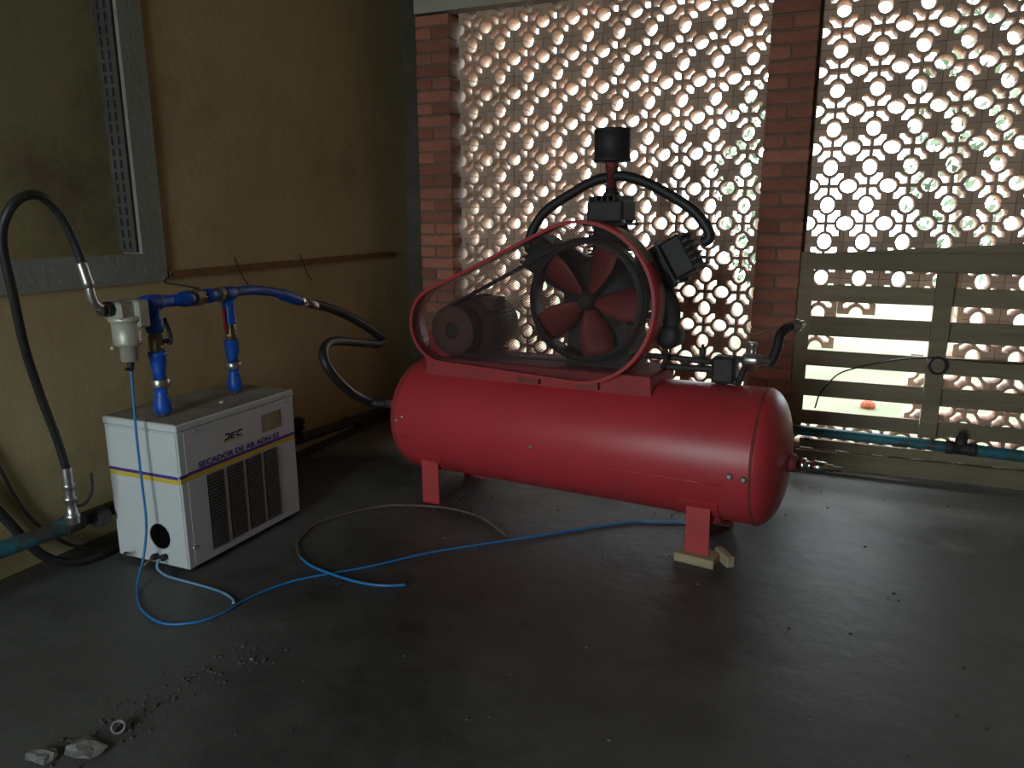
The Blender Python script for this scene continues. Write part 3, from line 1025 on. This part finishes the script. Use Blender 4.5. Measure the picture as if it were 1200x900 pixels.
MB().tube([e1, V(-2.288, 2.50, -.293), V(-2.297, 2.66, -.315), V(-2.304, 2.78, -.350), V(-2.311, 2.86, -.376)], lambda q: .021 + .006 * (q > .62) - .004 * (q > .95), 14).build('blue_hose', M['blue'], mf)
MB().lathe((-2.311, 2.855, -.375), V(-.012, .20, -.046), [(0, .014), (.012, .014), (.012, .021), (.028, .021), (.030, .012), (.055, .012)], 8, smooth=False).build('coupling_nut', M['chrome'], mf)

# filter
FPX = V(-2.245, 1.843, 0)
fl = MB()
fh = fl
fh.obox((FPX.x, FPX.y, -.302), (V(dirm), V(0, 0, 1), V(dirm).cross(V(0, 0, 1))), (.056, .030, .040), .008)
fh.obox((FPX.x + .002, FPX.y + .03, -.318), (V(dirm), V(0, 0, 1), V(dirm).cross(V(0, 0, 1))), (.026, .048, .054), .006)
fh.lathe((FPX.x, FPX.y, 0), (0, 0, 1), [(-.345, .050), (-.340, .056), (-.328, .056), (-.322, .045)], 28)
af = fl.build('filter_head', M['alu'], mf)
MB().lathe((FPX.x, FPX.y, 0), (0, 0, 1), [(-.485, .006), (-.484, .026), (-.482, .029), (-.432, .030), (-.428, .040), (-.424, .046), (-.415, .047), (-.340, .048)], 30).build('filter_bowl', M['alu'], mf)
MB().lathe((FPX.x - .01, FPX.y - .055, -.438), (0, 0, 1), [(0, .003), (.003, .008), (.012, .008), (.016, .003)], 12).build('bleed_knob', M['alu'], mf)
dn_ = MB().lathe((FPX.x, FPX.y, 0), (0, 0, 1), [(-.520, .007), (-.505, .011), (-.484, .013)], 12)
dn_.box(FPX.x - .006, FPX.x + .006, FPX.y - .024, FPX.y, -.515, -.507)
dn_.build('drain_cock', M['black'], mf)
MB().lathe(V(FPX.x, FPX.y, -.294) - dirm * .098, dirm, [(0, .020), (.018, .020), (.018, .026), (.03, .026), (.04, .026)], 8, smooth=False).build('inlet_port', M['black'], mf)

# ------------------------------------------------------------------ hoses
E = V(-2.236, 1.744, -.277)
lh = thing('air_hose', 'black rubber hose arching from the filter down the left wall to a valve', 'hose', (-2.45, 1.69, -.86))
hp = [V(-2.233, 1.700, -.175), V(-2.232, 1.690, -.110), V(-2.23, 1.668, -.045), V(-2.226, 1.632, .025), V(-2.222, 1.575, .073), V(-2.225, 1.52, .066), V(-2.24, 1.482, .02),
      V(-2.27, 1.474, -.06), V(-2.30, 1.503, -.22), V(-2.36, 1.555, -.40), V(-2.41, 1.618, -.58), V(-2.44, 1.672, -.74), V(-2.450, 1.700, -.87)]
MB().tube(hp, .0140, 14).build('hose_body', M['rubber'], lh)
MB().lathe(V(-2.234, 1.712, -.215), V(.002, -.020, .080), [(0, .013), (.004, .0185), (.022, .0185), (.024, .0175), (.08, .0175), (.082, .0165), (.088, .0165)], 18).build('hose_ferrule', M['steel'], lh)
MB().tube([V(-2.234, 1.712, -.215), V(-2.235, 1.716, -.243), V(-2.236, 1.726, -.270), V(-2.238, 1.745, -.283), V(-2.24, 1.772, -.290)], .0145, 12).build('elbow', M['steel'], lh)
MB().lathe(V(-2.450, 1.699, -.86), V(-.002, .002, -.10), [(0, .0145), (.002, .018), (.06, .018), (.062, .022), (.072, .022), (.075, .019), (.085, .019)], 18).build('hose_ferrule', M['steel'], lh)

rh = thing('air_hose', 'black rubber hose looping from the blue pipe to the left end of the red tank', 'hose', (-2.2, 3.1, -.85))
tf = to_world(-1.06, 0, -.91 - TILT * 1.06 + .012)
rp = [V(-2.318, 2.915, -.389), V(-2.320, 2.985, -.405), V(-2.31, 3.09, -.436), V(-2.30, 3.21, -.484), V(-2.29, 3.34, -.548), V(-2.28, 3.45, -.614), V(-2.275, 3.505, -.655),
      V(-2.27, 3.46, -.672), V(-2.26, 3.33, -.648), V(-2.25, 3.17, -.616), V(-2.24, 3.02, -.588), V(-2.22, 2.92, -.592), V(-2.19, 2.855, -.628), V(-2.16, 2.85, -.69), V(-2.14, 2.91, -.77), V(-2.13, 2.99, -.84), V(-2.12, 3.07, -.888), V(-2.095, 3.115, -.913), tf + V(-.008, 0, 0)]
MB().tube(rp, .0225, 14).build('hose_body', M['rubber'], rh)
MB().lathe(V(-2.316, 2.905, -.3868), V(-.006, .10, -.027), [(0, .013), (.004, .023), (.10, .0235), (.102, .022)], 18).build('hose_ferrule', M['chrome'], rh)

# wall pipe, left
wp = thing('wall_pipe', 'dark old air pipe low along the ochre wall with teal paint on its near end', 'pipe', (-2.52, 1.7, -1.10))
MB().tube([V(-2.60, -.6, -.985), V(-2.555, .6, -1.060), V(-2.53, 1.2, -1.085), V(-2.515, 1.60, -1.098), V(-2.512, 1.715, -1.098)], .029, 16).build('teal_section', M['teal'], wp)
MB().tube([V(-2.512, 1.71, -1.098), V(-2.53, 2.3, -1.112), V(-2.535, 3.05, -1.143), V(-2.545, 3.75, -1.178), V(-2.55, 4.38, -1.205)], .027, 16).build('grimy_section', M['dark_pipe'], wp)
MB().lathe(V(-2.513, 1.700, -1.098), V(-.01, 1, -.01), [(0, .032), (.004, .036), (.014, .036), (.018, .034), (.07, .034), (.074, .03)], 20).build('coupling', M['dark_pipe'], wp)
MB().lathe(V(-2.478, 1.80, -1.102), V(-.01, 1, -.01), [(0, .028), (.002, .034), (.05, .034), (.052, .028)], 20).build('coupling', M['dark_pipe'], wp)
sv = MB().lathe(V(-2.4520, 1.700, 0), (0, 0, 1), [(-1.078, .018), (-1.068, .023), (-1.052, .023), (-1.048, .026), (-1.038, .026), (-1.034, .020), (-.985, .020), (-.982, .025), (-.972, .025), (-.968, .019), (-.940, .019)], 16).build('shutoff_valve', M['steel'], wp)
MB().tube([V(-2.44, 1.705, -1.01), V(-2.425, 1.735, -1.005), V(-2.422, 1.765, -.965), V(-2.422, 1.770, -.90)], .0055, 8).build('valve_lever', M['black'], sv)
MB().tube([V(-2.512, 1.72, -1.098), V(-2.48, 1.705, -1.092), V(-2.455, 1.698, -1.07)], .021, 12).build('branch', M['dark_pipe'], wp)
vv = MB()
vv.lathe(V(-2.525, 3.05, -1.14), (0, 0, 1), [(0, .022), (.06, .022), (.062, .034), (.11, .034), (.113, .02), (.12, .02)], 14)
vv.build('capped_stub', M['dark_pipe'], wp)
MB().lathe(V(-2.49, 3.05, -1.055), (1, 0, 0), [(0, .009), (.006, .009), (.009, .004)], 10).build('stub_bolt', M['chrome'], wp)
for y in (1.25, 2.75, 3.6):
    MB().box(-2.64, -2.52, y, y + .03, -1.165 if y < 2 else -1.215, -1.13 if y < 2 else -1.17).build('bracket', M['dark_pipe'], wp)

cb1 = thing('cable', 'thin black cable hanging down the wall at the far left edge', 'cable', (-2.62, 1.6, -.95))
MB().tube([V(-2.630, .30, -.32), V(-2.630, .80, -.36), V(-2.630, 1.22, -.44), V(-2.632, 1.45, -.62), V(-2.630, 1.55, -.76), V(-2.628, 1.585, -.86), V(-2.626, 1.612, -.95), V(-2.622, 1.65, -1.05), V(-2.615, 1.70, -1.13), V(-2.60, 1.77, -1.21), V(-2.57, 1.85, -1.262)], .0065, 8).build('cable_sheath', M['rubber'], cb1)
cb2 = thing('cable', 'thick black cable drooping behind the teal pipe onto the floor', 'cable', (-2.58, 1.7, -1.27))
MB().tube([V(-2.618, .20, -.40), V(-2.618, .70, -.44), V(-2.618, 1.12, -.58), V(-2.618, 1.38, -.78), V(-2.616, 1.50, -.92), V(-2.612, 1.57, -1.04), V(-2.60, 1.62, -1.14), V(-2.575, 1.67, -1.22), V(-2.555, 1.75, -1.268), V(-2.54, 1.86, -1.280), V(-2.55, 2.1, -1.280), V(-2.56, 2.6, -1.28)], .017, 12).build('cable_sheath', M['rubber'], cb2)

# batten and the wires hooked over it
bt = thing('wall_batten', 'long rusty brown batten fixed level across the ochre wall', 'batten', (-2.63, 2.41, -.225))
MB().prism([(WX + .001, 2.402, -.247), (WX + .001, 4.194, -.232), (WX + .001, 4.194, -.200), (WX + .001, 2.402, -.214)], (.016, 0, 0)).build('batten_strip', M['batten'], bt)
for y, dz in ((2.80, .03), (3.28, .02)):
    MB().tube([V(-2.615, y - .02, -.20 + dz), V(-2.612, y, -.225), V(-2.622, y + .04, -.28), V(-2.628, y + .09, -.33)], .003, 6).build('tie_wire', M['black'], bt)
MB().tube([V(-2.612, 2.41, -.225), V(-2.55, 2.30, -.25), V(-2.45, 2.30, -.262), V(-2.33, 2.27, -.268), V(-2.275, 2.19, -.262)], .0035, 6).build('tie_wire', M['black'], bt)

# ------------------------------------------------------------------ wooden gate and teal pipe at the right screen
gt = thing('wooden_gate', 'weathered wooden slatted gate propped across the broken block screen', 'gate', (.4, 4.07, FL))
GX1 = 1.42


def board(x0, x1, za, zb, zc, zd, y0, y1, nm='slat'):
    """za,zb bottom/top at x0; zc,zd bottom/top at x1"""
    return MB().prism([(x0, y0, za), (x1, y0, zc), (x1, y0, zd), (x0, y0, zb)], (0, y1 - y0, 0)).build(nm, M['wood'], gt)


MB().box(-.150, -.074, 4.0982, 4.125, -1.10, -.163).build('post', M['wood'], gt)
MB().box(.470, .546, 4.040, 4.074, -1.055, -.247).build('post', M['wood'], gt)
MB().box(1.30, 1.38, 4.040, 4.074, -1.10, -.20).build('post', M['wood'], gt)
board(-.13, GX1, -.248, -.166, -.255, -.150, 4.075, 4.098, 'rail')
board(-.10, GX1, -.215, -.172, -.140, -.075, 4.128, 4.143, 'rail')
for za, zb, x1 in ((-.407, -.325, GX1), (-.582, -.484, GX1), (-.739, -.658, GX1), (-.899, -.810, GX1), (-1.050, -.976, GX1), (-1.176, -1.131, .55)):
    d = random.uniform(-.004, .004)
    board(-.074 if za > -1.1 else -.075, x1, za, zb, za + d - (.006 if za > -.5 else 0), zb + d, 4.077, 4.097)
board(.55, GX1, -1.176, -1.120, -1.176, -1.120, 4.077, 4.097)
board(-.09, GX1, -1.268, -1.189, -1.264, -1.172, 4.052, 4.076, 'rail')
tp = thing('teal_pipe', 'teal painted pipe with a plugged tee low across the wooden gate', 'pipe', (.4, 3.99, -1.08))
MB().tube([V(-.12, 4.0, -1.068), V(.30, 3.995, -1.073), V(.62, 3.99, -1.078)], .026, 14).build('dull_section', M['teal'], tp)
MB().tube([V(.62, 3.99, -1.078), V(.9, 3.99, -1.086), V(1.5, 3.99, -1.100)], .028, 14).build('teal_section', M['teal'], tp)
MB().lathe(V(.585, 3.99, -1.078), (1, 0, -.008), [(0, .026), (.002, .032), (.03, .032), (.032, .029), (.10, .029), (.102, .032), (.13, .032), (.132, .026)], 16).build('tee', M['dark_pipe'], tp)
MB().lathe(V(.648, 3.99, -1.076), (0, 0, 1), [(0, .026), (.05, .026), (.052, .019), (.066, .019), (.068, .013), (.085, .013)], 14).build('plug', M['dark_pipe'], tp)
for x in (-.05, 1.2):
    MB().box(x, x + .025, 3.985, 4.077, -1.116, -1.103).build('bracket', M['dark_pipe'], tp)
wr = thing('cable', 'thin black cable curling across the gate and looped at its middle post', 'cable', (.3, 4.03, -.7))
MB().tube([V(-.013, 4.045, -.955), V(.008, 4.045, -.87), V(.074, 4.045, -.776), V(.149, 4.045, -.735), V(.261, 4.04, -.696), V(.371, 4.035, -.667), V(.45, 4.03, -.655), V(.50, 4.03, -.652)], .004, 6).build('cable_sheath', M['rubber'], wr)
MB().tube([V(.515 + .036 * math.cos(t * 2 * PI / 12), 4.028 - .004 * (t > 10), -.69 + .04 * math.sin(t * 2 * PI / 12)) for t in range(-1, 15)], .0055, 8).build('cable_loop', M['rubber'], wr)
MB().tube([V(.50, 4.03, -.652), V(.60, 4.032, -.655), V(.75, 4.036, -.66), V(.95, 4.04, -.655)], .003, 6).build('cable_sheath', M['rubber'], wr)

# ------------------------------------------------------------------ blue tubes on the floor
zf = FL + .0055
t1 = thing('air_tube', 'long blue tube dropping from the grey filter and running across the floor', 'tube', (-1.8, 1.9, FL))
MB().tube([V(-2.246, 1.843, -.512), V(-2.240, 1.835, -.60), V(-2.238, 1.828, -.75), V(-2.235, 1.825, -.92), V(-2.232, 1.822, -1.08), V(-2.236, 1.80, -1.20), V(-2.222, 1.755, -1.270), V(-2.175, 1.705, zf)] +
          [V(x, y, zf) for x, y in ((-2.07, 1.63), (-1.948, 1.591), (-1.871, 1.607), (-1.813, 1.66), (-1.789, 1.73), (-1.785, 1.811), (-1.765, 1.898), (-1.719, 1.997), (-1.636, 2.091), (-1.535, 2.194), (-1.384, 2.387), (-1.23, 2.538), (-1.065, 2.688), (-.864, 2.878), (-.698, 3.02), (-.60, 3.05), (-.50, 3.09), (-.40, 3.05))], .0045, 8).build('tube_body', M['tube'], t1)
t2 = thing('air_tube', 'short pale blue tube from the dryer side port onto the floor', 'tube', (-2.0, 1.84, FL))
MB().tube([V(-2.214, 1.852, -1.236), V(-2.212, 1.835, -1.243), V(-2.205, 1.825, -1.262), V(-2.17, 1.83, -1.285), V(-2.101, 1.838, zf), V(-1.969, 1.834, zf), V(-1.876, 1.821, zf), V(-1.815, 1.795, zf), V(-1.800, 1.775, zf + .006)], .0048, 8).build('tube_body', M['tube_pale'], t2)
MB().tube([V(-2.259, 1.852, -1.241), V(-2.262, 1.838, -1.248), V(-2.275, 1.825, -1.262), V(-2.30, 1.82, -1.282)], .0045, 8).build('tube_stub', M['tube_dirty'], t2)
t3 = thing('air_tube', 'loose looped tube lying on the floor, bright blue at its near end', 'tube', (-1.7, 2.4, FL))
MB().tube([V(x, y, zf + .004) for x, y in ((-1.319, 2.123), (-1.39, 2.086), (-1.49, 2.072), (-1.613, 2.086), (-1.731, 2.112), (-1.815, 2.155))], .0055, 8).build('tube_body', M['tube'], t3)
MB().tube([V(x, y, zf + .002) for x, y in ((-1.815, 2.155), (-1.865, 2.20), (-1.932, 2.288), (-1.970, 2.461), (-1.909, 2.616), (-1.811, 2.746), (-1.695, 2.80), (-1.60, 2.825), (-1.515, 2.835), (-1.344, 2.80), (-1.161, 2.667))], .0055, 8).build('muddy_section', M['tube_dirty'], t3)

# ------------------------------------------------------------------ debris on the floor
rg = thing('pipe_ring', 'small pale plastic ring lying on the floor near the bottom left corner', 'ring', (-1.604, 1.157, FL))
MB().lathe(V(-1.604, 1.157, FL + .013), V(.5, -.5, .8), [(-.008, .013), (-.008, .018), (.008, .018), (.008, .013), (-.008, .013)], 20, cap=False).build('ring_body', M['paper'], rg)
for (x, y, r_, lab) in ((-1.62, 1.07, .055, 'crumpled pale litter scrap at the bottom left corner of the floor'), (-1.69, 1.01, .04, 'small grey litter scrap beside the crumpled pale one at bottom left')):
    s = MB()
    rnd = random.Random(int(x * 1000))
    rings = []
    for i in range(5):
        rr = r_ * math.sin(PI * (i + .6) / 5.4)
        rings.append([s.bm.verts.new(V(x + rr * math.cos(q * PI / 4.5) * rnd.uniform(.7, 1.2), y + rr * .7 * math.sin(q * PI / 4.5) * rnd.uniform(.7, 1.2), FL + .001 + i * .0035 + rnd.uniform(0, .005))) for q in range(9)])
    s.skin(rings, smooth=False)
    tag(s.build('litter_scrap', M['paper'], None, (x, y, FL)), lab, 'litter')


def pebbles(spots, nm, label, rnd, m, smin, smax):
    s = MB()
    for x, y in spots:
        r_ = rnd.uniform(smin, smax)
        rings = []
        for zz, k in ((0, .8), (.5, 1), (.9, .5)):
            rings.append([s.bm.verts.new(V(x + r_ * k * math.cos(q * PI / 3) * rnd.uniform(.7, 1.25), y + r_ * k * math.sin(q * PI / 3) * rnd.uniform(.7, 1.25), FL + r_ * zz * .8)) for q in range(6)])
        s.skin(rings, smooth=False)
    o = s.build(nm, m)
    stuff(o)
    tag(o, label, 'debris')


rnd = random.Random(5)
sp = []
for i in range(150):
    t = rnd.random()
    sp.append((-1.66 + .12 * t + rnd.gauss(0, .05), 1.05 + .55 * t + rnd.gauss(0, .06)))
for i in range(110):
    sp.append((rnd.uniform(-1.9, 1.0), rnd.uniform(1.2, 3.9)))
for i in range(60):
    sp.append((rnd.gauss(-1.5, .12), rnd.gauss(2.92, .12)))
for i in range(30):
    sp.append((rnd.gauss(-.45, .12), rnd.gauss(3.15, .08)))
pebbles(sp, 'grit', 'grit and crumbs scattered over the dark concrete floor', rnd, M['stone'], .002, .007)
pebbles([(-1.517, 1.548), (-1.698, 1.365), (-1.30, 1.52), (-.35, 2.55), (-.1, 2.3), (-.6, 2.0), (.05, 1.9), (.3, 2.3), (-.42, 1.62), (-1.39, 2.55), (-1.58, 2.80), (-.3, 3.0)], 'paint_flakes', 'pale flakes dotted on the dark floor', rnd, M['paper'], .003, .006)

for o in C.objects:
    if '_off' in o:
        del o['_off']
